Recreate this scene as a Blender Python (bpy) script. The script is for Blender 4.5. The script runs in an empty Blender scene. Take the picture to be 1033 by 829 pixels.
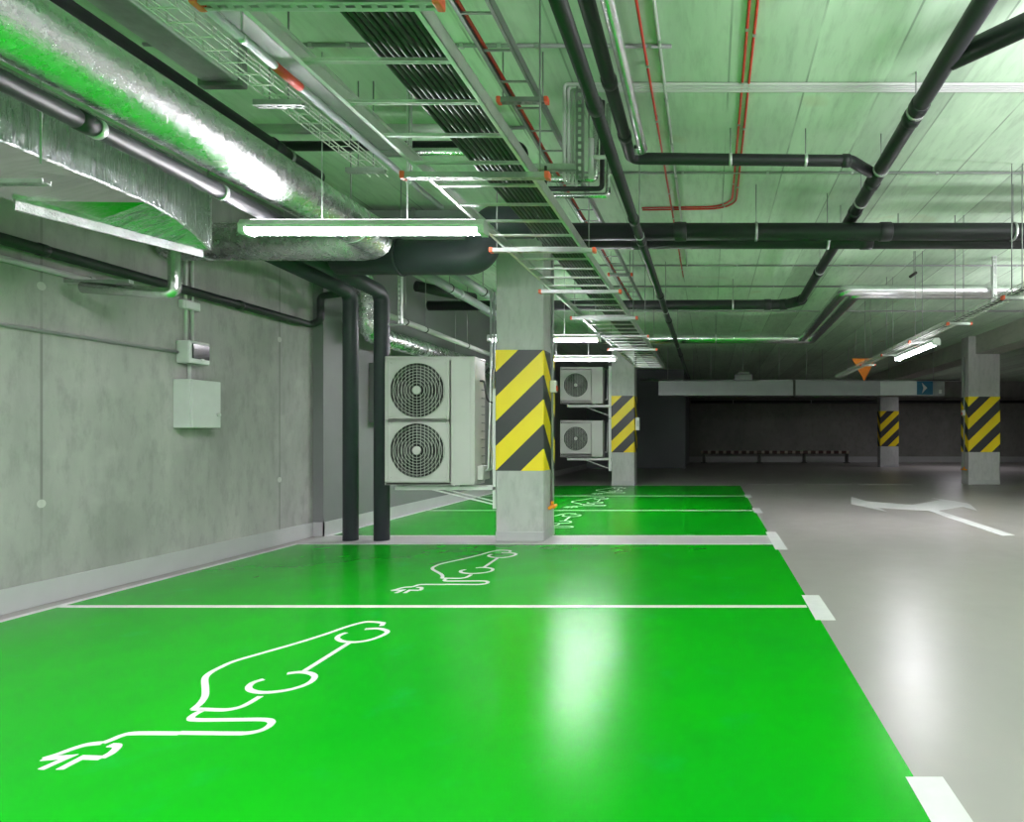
import bpy, bmesh, math, random
from mathutils import Vector, Matrix
random.seed(7)
F = 620.0; VX, VY = 717.0, 440.0; H = 1.2      # focal length in px of a 1033x829 frame, principal point, eye height
CEIL = 3.70
sc = bpy.context.scene
C = sc.collection
PI = math.pi

def P(x, y, d):
    return Vector(((x-VX)*d/F, d, H-(y-VY)*d/F))
def G(x, y):
    d = F*H/(y-VY)
    return Vector(((x-VX)*d/F, d, 0))
def V(*a): return Vector(a)
def pxs(x, d): return (x-VX)*d/F

# ------------------------------------------------------------------ materials
class NT:
    def __init__(s, name):
        s.m = bpy.data.materials.new(name); s.m.use_nodes = True
        s.t = s.m.node_tree; s.n = s.t.nodes; s.b = s.n['Principled BSDF']
    def node(s, ty, **kw):
        n = s.n.new(ty)
        for k, v in kw.items(): setattr(n, k, v)
        return n
    def link(s, a, b): s.t.links.new(a, b)
    def math(s, op, a, b=None, c=None):
        n = s.node('ShaderNodeMath', operation=op)
        for i, v in enumerate((a, b, c)):
            if v is None: continue
            if hasattr(v, 'is_output'): s.link(v, n.inputs[i])
            else: n.inputs[i].default_value = v
        return n.outputs[0]
    def mix(s, f, a, b, blend='MIX'):
        n = s.node('ShaderNodeMix', data_type='RGBA', blend_type=blend)
        for i, v in ((0, f), (6, a), (7, b)):
            if hasattr(v, 'is_output'): s.link(v, n.inputs[i])
            elif i == 0: n.inputs[i].default_value = v
            else: n.inputs[i].default_value = (*v, 1)
        return n.outputs[2]
    def noise(s, vec, scale, detail=4, rough=.6, mapscale=None):
        if mapscale:
            mp = s.node('ShaderNodeMapping'); mp.inputs['Scale'].default_value = mapscale
            s.link(vec, mp.inputs['Vector']); vec = mp.outputs[0]
        n = s.node('ShaderNodeTexNoise'); n.inputs['Scale'].default_value = scale
        n.inputs['Detail'].default_value = detail; n.inputs['Roughness'].default_value = rough
        s.link(vec, n.inputs['Vector']); return n.outputs['Fac']
    def ramp(s, f, lo, hi):
        n = s.node('ShaderNodeMapRange'); n.inputs[1].default_value = lo; n.inputs[2].default_value = hi
        s.link(f, n.inputs[0]); return n.outputs[0]
    def pos(s): return s.node('ShaderNodeNewGeometry').outputs['Position']
    def obj(s): return s.node('ShaderNodeTexCoord').outputs['Object']
    def bump(s, h, strength, dist=.01):
        n = s.node('ShaderNodeBump'); n.inputs['Strength'].default_value = strength; n.inputs['Distance'].default_value = dist
        s.link(h, n.inputs['Height']); s.link(n.outputs[0], s.b.inputs['Normal'])
    def color(s, v):
        if hasattr(v, 'is_output'): s.link(v, s.b.inputs['Base Color'])
        else: s.b.inputs['Base Color'].default_value = (*v, 1)
    def rough(s, v):
        if hasattr(v, 'is_output'): s.link(v, s.b.inputs['Roughness'])
        else: s.b.inputs['Roughness'].default_value = v

def simple(name, c, rough=.5, metal=0, var=.12, scale=6, bump=0, c2=None):
    t = NT(name); p = t.obj()
    n = t.noise(p, scale)
    c2 = c2 or tuple(x*(1-2*var) for x in c)
    t.color(t.mix(t.ramp(n, .3, .7), c, c2)); t.rough(rough); t.b.inputs['Metallic'].default_value = metal
    if bump: t.bump(t.noise(p, scale*8, 3), bump, .004)
    return t.m

def m_foil(name, sc_=14, bump=.55, c=(.83, .84, .85), rough=.2):
    t = NT(name); p = t.obj()
    n1 = t.noise(p, sc_, 6, .7); n2 = t.noise(p, sc_*4.5, 3, .6)
    t.color(t.mix(t.ramp(n1, .35, .7), c, tuple(x*.8 for x in c)))
    t.b.inputs['Metallic'].default_value = 1.0
    t.rough(t.math('MULTIPLY_ADD', n1, .18, rough-.06))
    t.bump(t.math('ADD', n1, t.math('MULTIPLY', n2, .35)), bump, .012)
    return t.m

def m_concrete(name, c, c2, axis=None, seam0=0, seam=1, seamw=.006, tone=.12, stretch=(1, 1, 1), scale=1.2, ties=None, stain=None, dark=.45, rough=.85):
    t = NT(name); p = t.pos()
    sp = t.node('ShaderNodeSeparateXYZ'); t.link(p, sp.inputs[0])
    n1 = t.noise(p, scale, 7, .62, stretch); n2 = t.noise(p, scale*9, 5, .65, stretch)
    col = t.mix(t.ramp(n1, .32, .68), c, c2)
    col = t.mix(t.math('MULTIPLY', t.ramp(n2, .48, .75), .5), col, tuple(x*.7 for x in c2))
    n3 = t.noise(p, scale*2.4, 4, .5)
    col = t.mix(t.math('MULTIPLY', t.ramp(n3, .58, .75), .3), col, tuple(min(1, x*1.25) for x in c))
    if stain:
        n4 = t.noise(p, 1.9, 2, .4)
        col = t.mix(t.math('MULTIPLY', t.ramp(n4, .66, .78), .35), col, stain)
    h = n2
    if axis:
        v = t.math('DIVIDE', t.math('SUBTRACT', sp.outputs[axis], seam0), seam)
        k = t.math('FLOOR', v)
        wn = t.node('ShaderNodeTexWhiteNoise', noise_dimensions='1D'); t.link(k, wn.inputs['W'])
        tn = t.math('MULTIPLY_ADD', wn.outputs['Value'], tone, 1-tone)
        mm = t.node('ShaderNodeMix', data_type='RGBA', blend_type='MULTIPLY'); mm.inputs[0].default_value = 1
        cb = t.node('ShaderNodeCombineColor')
        for i in range(3): t.link(tn, cb.inputs[i])
        t.link(col, mm.inputs[6]); t.link(cb.outputs[0], mm.inputs[7]); col = mm.outputs[2]
        fr = t.math('ABSOLUTE', t.math('SUBTRACT', t.math('FRACT', t.math('ADD', v, .5)), .5))
        brk = t.noise(p, 1.1, 2, .5)
        line = t.math('MULTIPLY', t.math('LESS_THAN', fr, seamw/seam), t.ramp(brk, .35, .5))
        col = t.mix(t.math('MULTIPLY', line, .75), col, tuple(x*dark for x in c2))
        h = t.math('SUBTRACT', h, line)
    if ties:                                   # formwork tie plugs on a wall of constant x
        v = t.math('DIVIDE', t.math('SUBTRACT', sp.outputs['Y'], ties[0]), ties[1])
        dy = t.math('MULTIPLY', t.math('SUBTRACT', t.math('FRACT', t.math('ADD', v, .5)), .5), ties[1])
        v = t.math('DIVIDE', t.math('SUBTRACT', sp.outputs['Z'], ties[2]), ties[3])
        dz = t.math('MULTIPLY', t.math('SUBTRACT', t.math('FRACT', t.math('ADD', v, .5)), .5), ties[3])
        rr = t.math('SQRT', t.math('ADD', t.math('MULTIPLY', dy, dy), t.math('MULTIPLY', dz, dz)))
        col = t.mix(t.math('MULTIPLY', t.math('LESS_THAN', rr, .03), .55), col, tuple(min(1, x*1.5) for x in c))
    t.color(col); t.rough(rough); t.bump(h, .25, .006)
    return t.m

M = {}
M['ceiling'] = m_concrete('ceiling_concrete_green_bounce', (.71, .88, .69), (.53, .69, .53), 'X', .675, .55, .007, .2, (2.2, .35, 1), 1.0, stain=(.50, .36, .16))  # base colour tinted green for light bounced off the green floor
M['wall'] = m_concrete('wall_concrete', (.46, .45, .44), (.29, .29, .28), 'Y', 4.38, 2.42, .009, .06, (1, 1.2, .45), 1.1, ties=(4.38, 2.42, .72, 1.55), dark=.6)
M['column'] = m_concrete('column_concrete', (.56, .55, .55), (.43, .43, .43), stretch=(1, 1, .3), scale=1.8)
M['beam'] = m_concrete('beam_concrete', (.50, .49, .44), (.40, .40, .36), stretch=(1, .4, 1), scale=1.2)
M['backwall'] = m_concrete('back_wall_concrete', (.30, .29, .27), (.20, .20, .19), scale=.6, stretch=(1, 1, .7))
M['paintwall'] = simple('grey_wall_paint', (.215, .215, .225), .6, var=.06, scale=1.2)
M['darkwall'] = simple('dark_grey_wall_paint', (.17, .18, .20), .6, var=.06, scale=.8)
M['skirt'] = simple('pale_grey_paint', (.47, .47, .48), .5, var=.05, scale=3)

t = NT('grey_floor_coating'); p = t.pos()
n = t.noise(p, .55, 5, .55, (1, .6, 1)); n2 = t.noise(p, 3.2, 5, .6)
col = t.mix(t.ramp(n, .35, .65), (.335, .312, .30), (.275, .258, .253))
col = t.mix(t.math('MULTIPLY', t.ramp(n2, .55, .75), .25), col, (.38, .32, .29))
t.color(col); t.rough(t.math('MULTIPLY_ADD', n2, .16, .25)); t.bump(t.noise(p, 5, 3, .5), .05, .01)
M['floor'] = t.m
t = NT('green_floor_coating'); p = t.pos()
n = t.noise(p, .8, 5, .6); n2 = t.noise(p, 3.0, 4, .55)
col = t.mix(t.ramp(n, .35, .68), (.0003, .36, .002), (.0005, .29, .007))
col = t.mix(t.math('MULTIPLY', t.ramp(n2, .6, .78), .35), col, (.001, .38, .06))
t.color(col); t.rough(t.math('MULTIPLY_ADD', n2, .12, .18)); t.bump(t.noise(p, 2.5, 2, .5), .03, .01); t.b.inputs['Specular IOR Level'].default_value = .14
M['green'] = t.m
M['white_paint'] = simple('white_road_paint', (.66, .65, .66), .45, var=.05, scale=9)
M['worn_paint'] = simple('worn_white_paint', (.50, .50, .49), .5, var=.12, scale=5)
M['band_paint'] = simple('light_grey_strip_paint', (.44, .43, .43), .45, var=.06, scale=2)

M['foil'] = m_foil('crinkled_foil', 15, .6, rough=.24)
M['foil_smooth'] = m_foil('smooth_foil', 9, .3, rough=.36)
M['foil_smooth'].node_tree.nodes['Principled BSDF'].inputs['Metallic'].default_value = .8
t = NT('flat_foil'); p = t.obj()
n = t.noise(p, 6, 4, .6, (.5, 7, 1)); t.color(t.mix(t.ramp(n, .35, .7), (.74, .735, .73), (.62, .615, .61)))
t.b.inputs['Metallic'].default_value = 1; t.rough(t.math('MULTIPLY_ADD', n, .1, .1)); t.bump(n, .12, .006)
M['foil_matte'] = t.m
t = NT('streaked_foil'); p = t.obj()
n = t.noise(p, 5, 5, .7, (1, 6, .6)); n2 = t.noise(p, 22, 4, .6, (1, 2, 1))
t.color(t.mix(t.ramp(n, .35, .68), (.80, .81, .83), (.42, .43, .45))); t.b.inputs['Metallic'].default_value = 1
t.rough(t.math('MULTIPLY_ADD', n, .2, .16)); t.bump(t.math('ADD', n, t.math('MULTIPLY', n2, .5)), .8, .02)
M['foil_streak'] = t.m
M['foil_edge'] = m_foil('wrinkled_foil_edge', 22, 1.0, (.66, .67, .68), .3)
M['foil_pipe'] = m_foil('foil_pipe_wrap', 18, .4)
M['black_pipe'] = simple('black_plastic_pipe', (.020, .022, .025), .45, var=.1)
M['black_foam'] = simple('black_foam_insulation', (.036, .044, .052), .55, var=.1, scale=4)
M['black_rubber'] = simple('black_rubber', (.015, .015, .015), .6)
M['cable'] = simple('black_cable_sheath', (.028, .028, .030), .38, var=.1, scale=3)
M['galv'] = simple('galvanised_steel', (.58, .60, .60), .38, .85, .1, 14)
M['galv_light'] = simple('bright_galvanised_steel', (.72, .74, .73), .34, .7, .08, 14)
M['galv_dark'] = simple('dull_galvanised_steel', (.36, .37, .37), .45, .75, .1, 10)
M['grey_pipe'] = simple('grey_plastic_pipe', (.40, .42, .44), .28, .25, .06)
M['conduit'] = simple('pale_grey_conduit', (.55, .56, .55), .4, 0, .05)
M['conduit_dark'] = simple('grey_conduit', (.30, .31, .31), .4, 0, .05)
M['red'] = simple('red_conduit_plastic', (.62, .055, .035), .4, 0, .06)
M['orange'] = simple('orange_red_plastic', (.92, .13, .06), .45, 0, .05)
M['amber'] = simple('amber_plastic', (.80, .30, .01), .4, 0, .05)
M['orange_sign'] = simple('orange_sheet', (1, .25, .002), .5, 0, .04)
M['ac'] = simple('ivory_painted_steel', (.58, .565, .56), .42, 0, .03, 3)
M['ac_dark'] = simple('dark_fan_plastic', (.06, .06, .065), .45, 0, .1, 3)
M['ac_coil'] = simple('coil_metal', (.03, .03, .035), .5, .3, .25, 40)
M['wire'] = simple('pale_coated_wire', (.60, .62, .58), .4, .2, .04)
M['white_metal'] = simple('white_painted_steel', (.72, .72, .72), .4, 0, .04)
M['lamp_body'] = simple('white_lamp_plastic', (.70, .71, .72), .4, 0, .04)
M['box_grey'] = simple('light_grey_box_paint', (.60, .61, .61), .4, 0, .04)
M['black_glass'] = simple('smoked_window', (.02, .022, .024), .12, 0, .1)
M['blue'] = simple('blue_sign_sheet', (.012, .13, .24), .35, 0, .04)
M['sign_white'] = simple('white_sign_sheet', (.62, .64, .66), .4, 0, .03)
M['duct'] = simple('grey_duct_sheet', (.30, .31, .325), .4, .15, .06, 2)
M['rail_red'] = simple('red_rail_paint', (.16, .02, .01), .5)
M['rail_dark'] = simple('dark_rail_steel', (.03, .028, .026), .5, .3)

def m_lamp(name, strength):
    t = NT(name)
    t.b.inputs['Base Color'].default_value = (.9, .9, .9, 1)
    t.b.inputs['Emission Color'].default_value = (.98, .95, 1.0, 1)
    t.b.inputs['Emission Strength'].default_value = strength
    return t.m
M['glow'] = m_lamp('lit_diffuser', 60)
M['glow_top'] = m_lamp('added_top_glow', 5)

def m_hazard():
    t = NT('yellow_black_hazard_paint')
    uv = t.node('ShaderNodeTexCoord').outputs['UV']
    sp = t.node('ShaderNodeSeparateXYZ'); t.link(uv, sp.inputs[0])
    f = t.math('LESS_THAN', t.math('FRACT', t.math('MULTIPLY', sp.outputs['X'], .5)), .5)
    n = t.noise(t.pos(), 5)
    y = t.mix(n, (.98, .74, .005), (.90, .66, .006)); k = t.mix(n, (.045, .046, .05), (.035, .036, .04))
    t.color(t.mix(f, k, y)); t.rough(.45)
    return t.m
M['hazard'] = m_hazard()
def m_railstripe():
    t = NT('red_dark_rail_stripes'); p = t.pos()
    sp = t.node('ShaderNodeSeparateXYZ'); t.link(p, sp.inputs[0])
    f = t.math('LESS_THAN', t.math('FRACT', t.math('MULTIPLY', sp.outputs['X'], 2.9)), .62)
    t.color(t.mix(f, (.42, .36, .30), (.05, .012, .008))); t.rough(.5)
    return t.m
M['railstripe'] = m_railstripe()

# ------------------------------------------------------------------ mesh builder
class MB:
    def __init__(s): s.bm = bmesh.new(); s.mi = 0
    def face(s, vs):
        try: f = s.bm.faces.new(vs)
        except ValueError: return None
        f.material_index = s.mi; return f
    def box(s, a, b, bev=0):
        a, b = Vector(a), Vector(b)
        lo = Vector(map(min, a, b)); hi = Vector(map(max, a, b))
        vs = [s.bm.verts.new((x, y, z)) for x in (lo.x, hi.x) for y in (lo.y, hi.y) for z in (lo.z, hi.z)]
        fs = [s.face([vs[i] for i in q]) for q in ((0,1,3,2),(4,6,7,5),(0,4,5,1),(2,3,7,6),(0,2,6,4),(1,5,7,3))]
        if bev > 0:
            es = list({e for f in fs for e in f.edges})
            r = bmesh.ops.bevel(s.bm, geom=es, offset=bev, segments=2, affect='EDGES', profile=.5)
            for f in r['faces']: f.material_index = s.mi
        return s
    def bar(s, a, b, w, h, up=V(0, 0, 1)):
        a, b = Vector(a), Vector(b); d = (b-a).normalized()
        if abs(d.dot(up)) > .95: up = V(0, 1, 0)
        x = d.cross(up).normalized(); z = x.cross(d)
        q = [(-w/2, -h/2), (w/2, -h/2), (w/2, h/2), (-w/2, h/2)]
        r0 = [s.bm.verts.new(a+x*i+z*j) for i, j in q]; r1 = [s.bm.verts.new(b+x*i+z*j) for i, j in q]
        s.face(r0); s.face(r1[::-1])
        for i in range(4): s.face([r0[i], r1[i], r1[(i+1) % 4], r0[(i+1) % 4]])
        return s
    def tube(s, path, r, n=14, cap=True, radii=None):
        path = [Vector(p) for p in path]
        rings = []; prev = None
        for i, p in enumerate(path):
            if i == 0: d = path[1]-p
            elif i == len(path)-1: d = p-path[i-1]
            else: d = (path[i+1]-p).normalized()+(p-path[i-1]).normalized()
            d.normalize()
            if prev is None:
                u = V(0, 0, 1) if abs(d.z) < .9 else V(1, 0, 0)
                x = d.cross(u).normalized()
            else:
                x = (prev-d*prev.dot(d)).normalized()
            prev = x; y = d.cross(x)
            rr = radii[i] if radii else r
            k = 1.0
            if 0 < i < len(path)-1:
                c = (path[i+1]-p).normalized().dot(d); k = 1/max(c, .5)
                # widen only in the bend plane
                bn = (path[i+1]-p).normalized()-(p-path[i-1]).normalized()
                if bn.length > 1e-6:
                    bn.normalize()
                else: bn = None
            else: bn = None
            ring = []
            for j in range(n):
                a = 2*PI*j/n; o = (x*math.cos(a)+y*math.sin(a))*rr
                if bn is not None: o = o+bn*(o.dot(bn)*(k-1))
                ring.append(s.bm.verts.new(p+o))
            rings.append(ring)
        for a, b in zip(rings, rings[1:]):
            for j in range(n):
                f = s.face([a[j], b[j], b[(j+1) % n], a[(j+1) % n]])
                if f: f.smooth = True
        if cap: s.face(rings[0]); s.face(rings[-1][::-1])
        return s
    def ring(s, c, axis, R, r, n=32, m=8):
        c = Vector(c); ax = Vector(axis).normalized()
        u = ax.orthogonal().normalized(); w = ax.cross(u)
        rings = []
        for i in range(n):
            a = 2*PI*i/n; rad = u*math.cos(a)+w*math.sin(a)
            rings.append([s.bm.verts.new(c+rad*(R+r*math.cos(2*PI*j/m))+ax*r*math.sin(2*PI*j/m)) for j in range(m)])
        for i in range(n):
            for j in range(m):
                f = s.face([rings[i][j], rings[(i+1) % n][j], rings[(i+1) % n][(j+1) % m], rings[i][(j+1) % m]])
                if f: f.smooth = True
        return s
    def prism(s, pts, h):
        """flat polygon (counter clockwise in x,y) raised by h"""
        b = [s.bm.verts.new((p[0], p[1], p[2])) for p in pts]; u = [s.bm.verts.new((p[0], p[1], p[2]+h)) for p in pts]
        s.face(b[::-1]); s.face(u)
        for i in range(len(b)): s.face([b[i], b[(i+1) % len(b)], u[(i+1) % len(b)], u[i]])
        return s
    def extrude(s, pts, vec):
        vec = Vector(vec)
        b = [s.bm.verts.new(Vector(p)) for p in pts]; u = [s.bm.verts.new(Vector(p)+vec) for p in pts]
        s.face(b[::-1]); s.face(u)
        for i in range(len(b)): s.face([b[i], b[(i+1) % len(b)], u[(i+1) % len(b)], u[i]])
        return s
    def ribbon(s, pts, w, z0, h, closed=False):
        pts = [Vector((p[0], p[1])) for p in pts]; L = []; R = []
        for i, p in enumerate(pts):
            a = pts[i-1] if i else None; b = pts[i+1] if i < len(pts)-1 else None
            d0 = (p-a).normalized() if a is not None else (b-p).normalized()
            d1 = (b-p).normalized() if b is not None else d0
            n0 = Vector((-d0.y, d0.x)); n1 = Vector((-d1.y, d1.x)); nn = n0+n1
            if nn.length < .35: nn = n0
            nn.normalize(); k = min(1/max(nn.dot(n0), .45), 2)
            L.append(p+nn*w/2*k); R.append(p-nn*w/2*k)
        vt = []
        for l, r in zip(L, R):
            vt.append([s.bm.verts.new((l.x, l.y, z0+h)), s.bm.verts.new((r.x, r.y, z0+h)), s.bm.verts.new((r.x, r.y, z0)), s.bm.verts.new((l.x, l.y, z0))])
        for a, b in zip(vt, vt[1:]):
            for i in range(4): s.face([a[i], b[i], b[(i+1) % 4], a[(i+1) % 4]])
        s.face(vt[0]); s.face(vt[-1][::-1])
        return s

def link(name, mb, mat, parent=None, smooth_angle=None):
    bmesh.ops.recalc_face_normals(mb.bm, faces=mb.bm.faces)
    off = Vector((0, 0, 0)); q = parent
    while q is not None: off += q.location; q = q.parent
    if off.length: bmesh.ops.translate(mb.bm, verts=mb.bm.verts, vec=-off)
    me = bpy.data.meshes.new(name); mb.bm.to_mesh(me); mb.bm.free()
    for m_ in (mat if isinstance(mat, (list, tuple)) else [mat]): me.materials.append(m_)
    o = bpy.data.objects.new(name, me); C.objects.link(o)
    if parent is not None: o.parent = parent
    return o
def tag(o, label=None, cat=None, group=None, kind=None):
    if label: o['label'] = label
    if cat: o['category'] = cat
    if group: o['group'] = group
    if kind: o['kind'] = kind
    return o
def thing(name, label, cat, loc=(0, 0, 0), group=None):
    o = bpy.data.objects.new(name, None); C.objects.link(o); o.location = Vector(loc); o.empty_display_size = .1
    return tag(o, label, cat, group)
def struct(name, mb, mat, parent=None):
    o = link(name, mb, mat, parent)
    if parent is None: o['kind'] = 'structure'
    return o
def dup(root, loc, label=None, group=None):
    def cp(o, par):
        c = o.copy(); C.objects.link(c)
        if par is not None: c.parent = par
        for ch in [x for x in allobs if x.parent == o]: cp(ch, c)
        return c
    allobs = list(C.objects)
    r = cp(root, None); r.location = Vector(loc)
    if label: r['label'] = label
    if group: r['group'] = group
    return r

def fillet(path, r, n=8):
    path = [Vector(p) for p in path]; out = [path[0]]
    for i in range(1, len(path)-1):
        p = path[i]; a = (path[i-1]-p); b = (path[i+1]-p)
        la, lb = a.length, b.length; a.normalize(); b.normalize()
        ang = a.angle(b)
        if ang > PI-.02: out.append(p); continue
        t_ = min(r/math.tan(ang/2), la*.48, lb*.48); rr = t_*math.tan(ang/2)
        c = p+(a+b).normalized()*(rr/math.sin(ang/2))
        s0 = p+a*t_-c; s1 = p+b*t_-c
        tot = s0.angle(s1); ax = s0.cross(s1).normalized()
        for k in range(n+1):
            out.append(c+Matrix.Rotation(tot*k/n, 3, ax) @ s0)
    out.append(path[-1]); return out

def at_len(path, f):
    L = [(b-a).length for a, b in zip(path, path[1:])]; T = sum(L)*f
    for (a, b), l in zip(zip(path, path[1:]), L):
        if T <= l+1e-9: return a.lerp(b, T/l if l else 0), (b-a).normalized()
        T -= l
    return path[-1], (path[-1]-path[-2]).normalized()
def at_y(path, y):
    for a, b in zip(path, path[1:]):
        if (a.y-y)*(b.y-y) <= 0 and abs(b.y-a.y) > 1e-6:
            return a.lerp(b, (y-a.y)/(b.y-a.y)), (b-a).normalized()
    return at_len(path, .5)
def at_x(path, x):
    for a, b in zip(path, path[1:]):
        if (a.x-x)*(b.x-x) <= 0 and abs(b.x-a.x) > 1e-6:
            return a.lerp(b, (x-a.x)/(b.x-a.x)), (b-a).normalized()
    return at_len(path, .5)

def pipe(name, label, cat, path, r, mat, bend=0, coup=(), clamps=(), group=None, n=16, rodtop=CEIL, clampmat=None, cr=1.14, cl=None, rods=True):
    """coup / clamps: points given as ('y', v) or ('x', v) or a fraction"""
    path = [Vector(p) for p in path]
    if bend: path = fillet(path, bend)
    T = thing(name, label, cat, path[0], group)
    link('pipe_run', MB().tube(path, r, n), mat, T)
    def loc(c):
        if isinstance(c, tuple): return at_y(path, c[1]) if c[0] == 'y' else at_x(path, c[1])
        return at_len(path, c)
    for c in coup:
        p, d = loc(c); l = cl or r*1.5
        link('coupling', MB().tube([p-d*l/2, p-d*l*.42, p+d*l*.42, p+d*l/2], r, n, radii=[r*1.01, r*cr, r*cr, r*1.01]), mat, T)
    for c in clamps:
        p, d = loc(c); b = MB().tube([p-d*.0125, p+d*.0125], r*1.07+.002, n)
        o = link('clamp', b, clampmat or M['galv'], T)
        if rods:
            hz = d.cross(V(0, 0, 1)); s = 1
            link('hanger_rod', MB().tube([p+V(0, 0, r*.9), V(p.x, p.y, rodtop)], .005, 6), M['galv_dark'], T)
    return T

# ================================================================== SETTING
XL = -4.77
W0, W1 = -6.0, 28.5; XR = 16.0
mb = MB(); mb.box((XL-.3, W0-.3, -.2), (XR+.3, W1+.3, 0)); struct('floor', mb, M['floor'])
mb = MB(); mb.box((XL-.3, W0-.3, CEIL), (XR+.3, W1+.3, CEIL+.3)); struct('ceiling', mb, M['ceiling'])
mb = MB(); mb.box((XL-.3, W0, 0), (XL, 7.37, CEIL)); struct('wall_left', mb, M['wall'])
XP = -4.645
mb = MB(); mb.box((XL-.3, 7.37, 0), (XP, 23.0, CEIL)); struct('wall_left_painted', mb, M['paintwall'])
mb = MB(); mb.box((XL-.3, 23.0, 0), (-1.0, W1, CEIL)); struct('wall_rear_left', mb, M['darkwall'])
mb = MB(); mb.box((-1.0, W1, 0), (XR, W1+.3, CEIL)); struct('wall_back', mb, M['backwall'])
mb = MB(); mb.box((XR, W0, 0), (XR+.3, W1, CEIL)); struct('wall_right', mb, M['backwall'])
mb = MB(); mb.box((XL, W0-.3, 0), (XR, W0, CEIL)); struct('wall_front', mb, M['beam'])
mb = MB(); mb.box((XL, W0, 0), (XL+.015, 7.355, .17), .004); struct('baseboard_left', mb, M['skirt'])
mb = MB(); mb.box((XL, 7.355, 0), (XP+.015, 7.37, .17)); mb.box((XP, 7.355, 0), (XP+.015, 22.98, .17)); struct('baseboard_left_far', mb, M['skirt'])
mb = MB(); mb.box((-1.0, W1-.02, 0), (XR, W1, .26)); struct('baseboard_back', mb, M['skirt'])
mb = MB(); mb.box((6.6, W0, 1.2+2.05), (7.2, W1, CEIL)); struct('beam', mb, M['beam'])
mb = MB(); mb.box((-1.0, 27.9, 2.95), (XR, 28.5, CEIL)); struct('beam_back', mb, M['backwall'])

# green charging bays: two painted fields
BX0, BX1 = -4.60, .715
mb = MB()
for a, b in ((W0+2, 6.83), (7.40, 14.9)): mb.box((BX0, a, 0), (BX1, b, .002))
struct('floor_green_paint', mb, M['green'])
mb = MB(); mb.box((BX0-.03, 6.83, 0), (BX1, 7.40, .002)); struct('floor_strip_paint', mb, M['band_paint'])

# columns
def column(label, x0, x1, y0, y1, cond=None):
    T = thing('column', label, 'column', ((x0+x1)/2, (y0+y1)/2, 0)); T['kind'] = 'structure'
    b = MB(); b.box((x0, y0, 0), (x1, y1, CEIL), .018); link('shaft', b, M['column'], T)
    e = .004
    b = MB(); b.box((x0-e, y0-e, 0), (x1+e, y1+e, .115), .01); link('base_band', b, M['skirt'], T)
    # hazard band: four faces, each with its own run of diagonal stripes
    z0, z1 = .806, 2.187; S = .282; k = .955; ph = 1.94
    w = x1-x0; dp = y1-y0; c = .012
    xa, xb, ya, yb = x0-e, x1+e, y0-e, y1+e
    b = MB(); uvl = b.bm.loops.layers.uv.new('stripe')
    ring = [(xa+c, ya, 0), (xb-c, ya, w), (xb, ya+c, w), (xb, yb-c, w-dp), (xb-c, yb, w-dp), (xa+c, yb, dp), (xa, yb-c, dp), (xa, ya+c, 0)]
    for i in range(8):
        p, q = ring[i], ring[(i+1) % 8]
        vs = [b.bm.verts.new(v) for v in ((p[0], p[1], z0), (q[0], q[1], z0), (q[0], q[1], z1), (p[0], p[1], z1))]
        f = b.bm.faces.new(vs)
        for l, (z, s) in zip(f.loops, ((z0, p[2]), (z0, q[2]), (z1, q[2]), (z1, p[2]))):
            l[uvl].uv = ((z-s*k-ph)/S+10, 0)
    bmesh.ops.remove_doubles(b.bm, verts=b.bm.verts, dist=1e-5)
    # inward lip so the sleeve has thickness
    for z in (z0, z1):
        vs = [v for v in b.bm.verts if abs(v.co.z-z) < 1e-5]
        ct = V((xa+xb)/2, (ya+yb)/2, z)
        es = [e_ for e_ in b.bm.edges if all(abs(v.co.z-z) < 1e-5 for v in e_.verts)]
        r = bmesh.ops.extrude_edge_only(b.bm, edges=es)
        for v in r['geom']:
            if isinstance(v, bmesh.types.BMVert):
                d = v.co-ct; v.co = ct+V(d.x-math.copysign(.02, d.x), d.y-math.copysign(.02, d.y), 0)
    link('hazard_band', b, M['hazard'], T)
    return T
column('concrete column with hazard stripes on the pale strip, beside the two-fan unit', -2.457, -1.909, 7.02, 7.51)
column('concrete column with hazard stripes carrying two stacked one-fan units', -2.424, -1.863, 15.0, 15.5)
column('wide striped concrete column under the ceiling beam, beyond the arrow', 6.416, 7.206, 15.3, 15.75)
column('dim striped concrete column behind the blue arrow sign', 6.62, 7.34, 24.0, 24.4)

# ================================================================== FLOOR MARKINGS
def flat(name, label, cat, boxes, group=None, mat='white_paint', h=.004):
    b = MB()
    for x0, y0, x1, y1 in boxes: b.box((x0, y0, 0), (x1, y1, h))
    return tag(link(name, b, M[mat], None), label, cat, group)
flat('edge_line', 'thin white line painted along the foot of the wall beside the nearer green bays', 'floor marking', [(BX0-.03, W0+2, BX0+.025, 6.80)])
flat('edge_line', 'thin white line along the foot of the grey painted wall by the far green bays', 'floor marking', [(BX0-.03, 7.43, BX0+.025, 14.9)])
flat('bay_line', 'white bay line crossing the green floor in front of the first striped column', 'floor marking', [(BX0+.03, 4.30, BX1-.04, 4.355)])
flat('bay_line', 'white line along the near side of the pale strip under the column', 'floor marking', [(BX0-.03, 6.805, BX1-.03, 6.845)])
flat('bay_line', 'white line along the far side of the pale strip under the column', 'floor marking', [(BX0-.03, 7.385, BX1-.03, 7.425)])
flat('bay_line', 'first white bay line beyond the pale strip', 'floor marking', [(BX0+.03, 9.895, BX1-.03, 9.945)])
flat('bay_line', 'farthest white bay line on the green floor', 'floor marking', [(BX0+.03, 12.32, BX1-.03, 12.37)])
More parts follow.
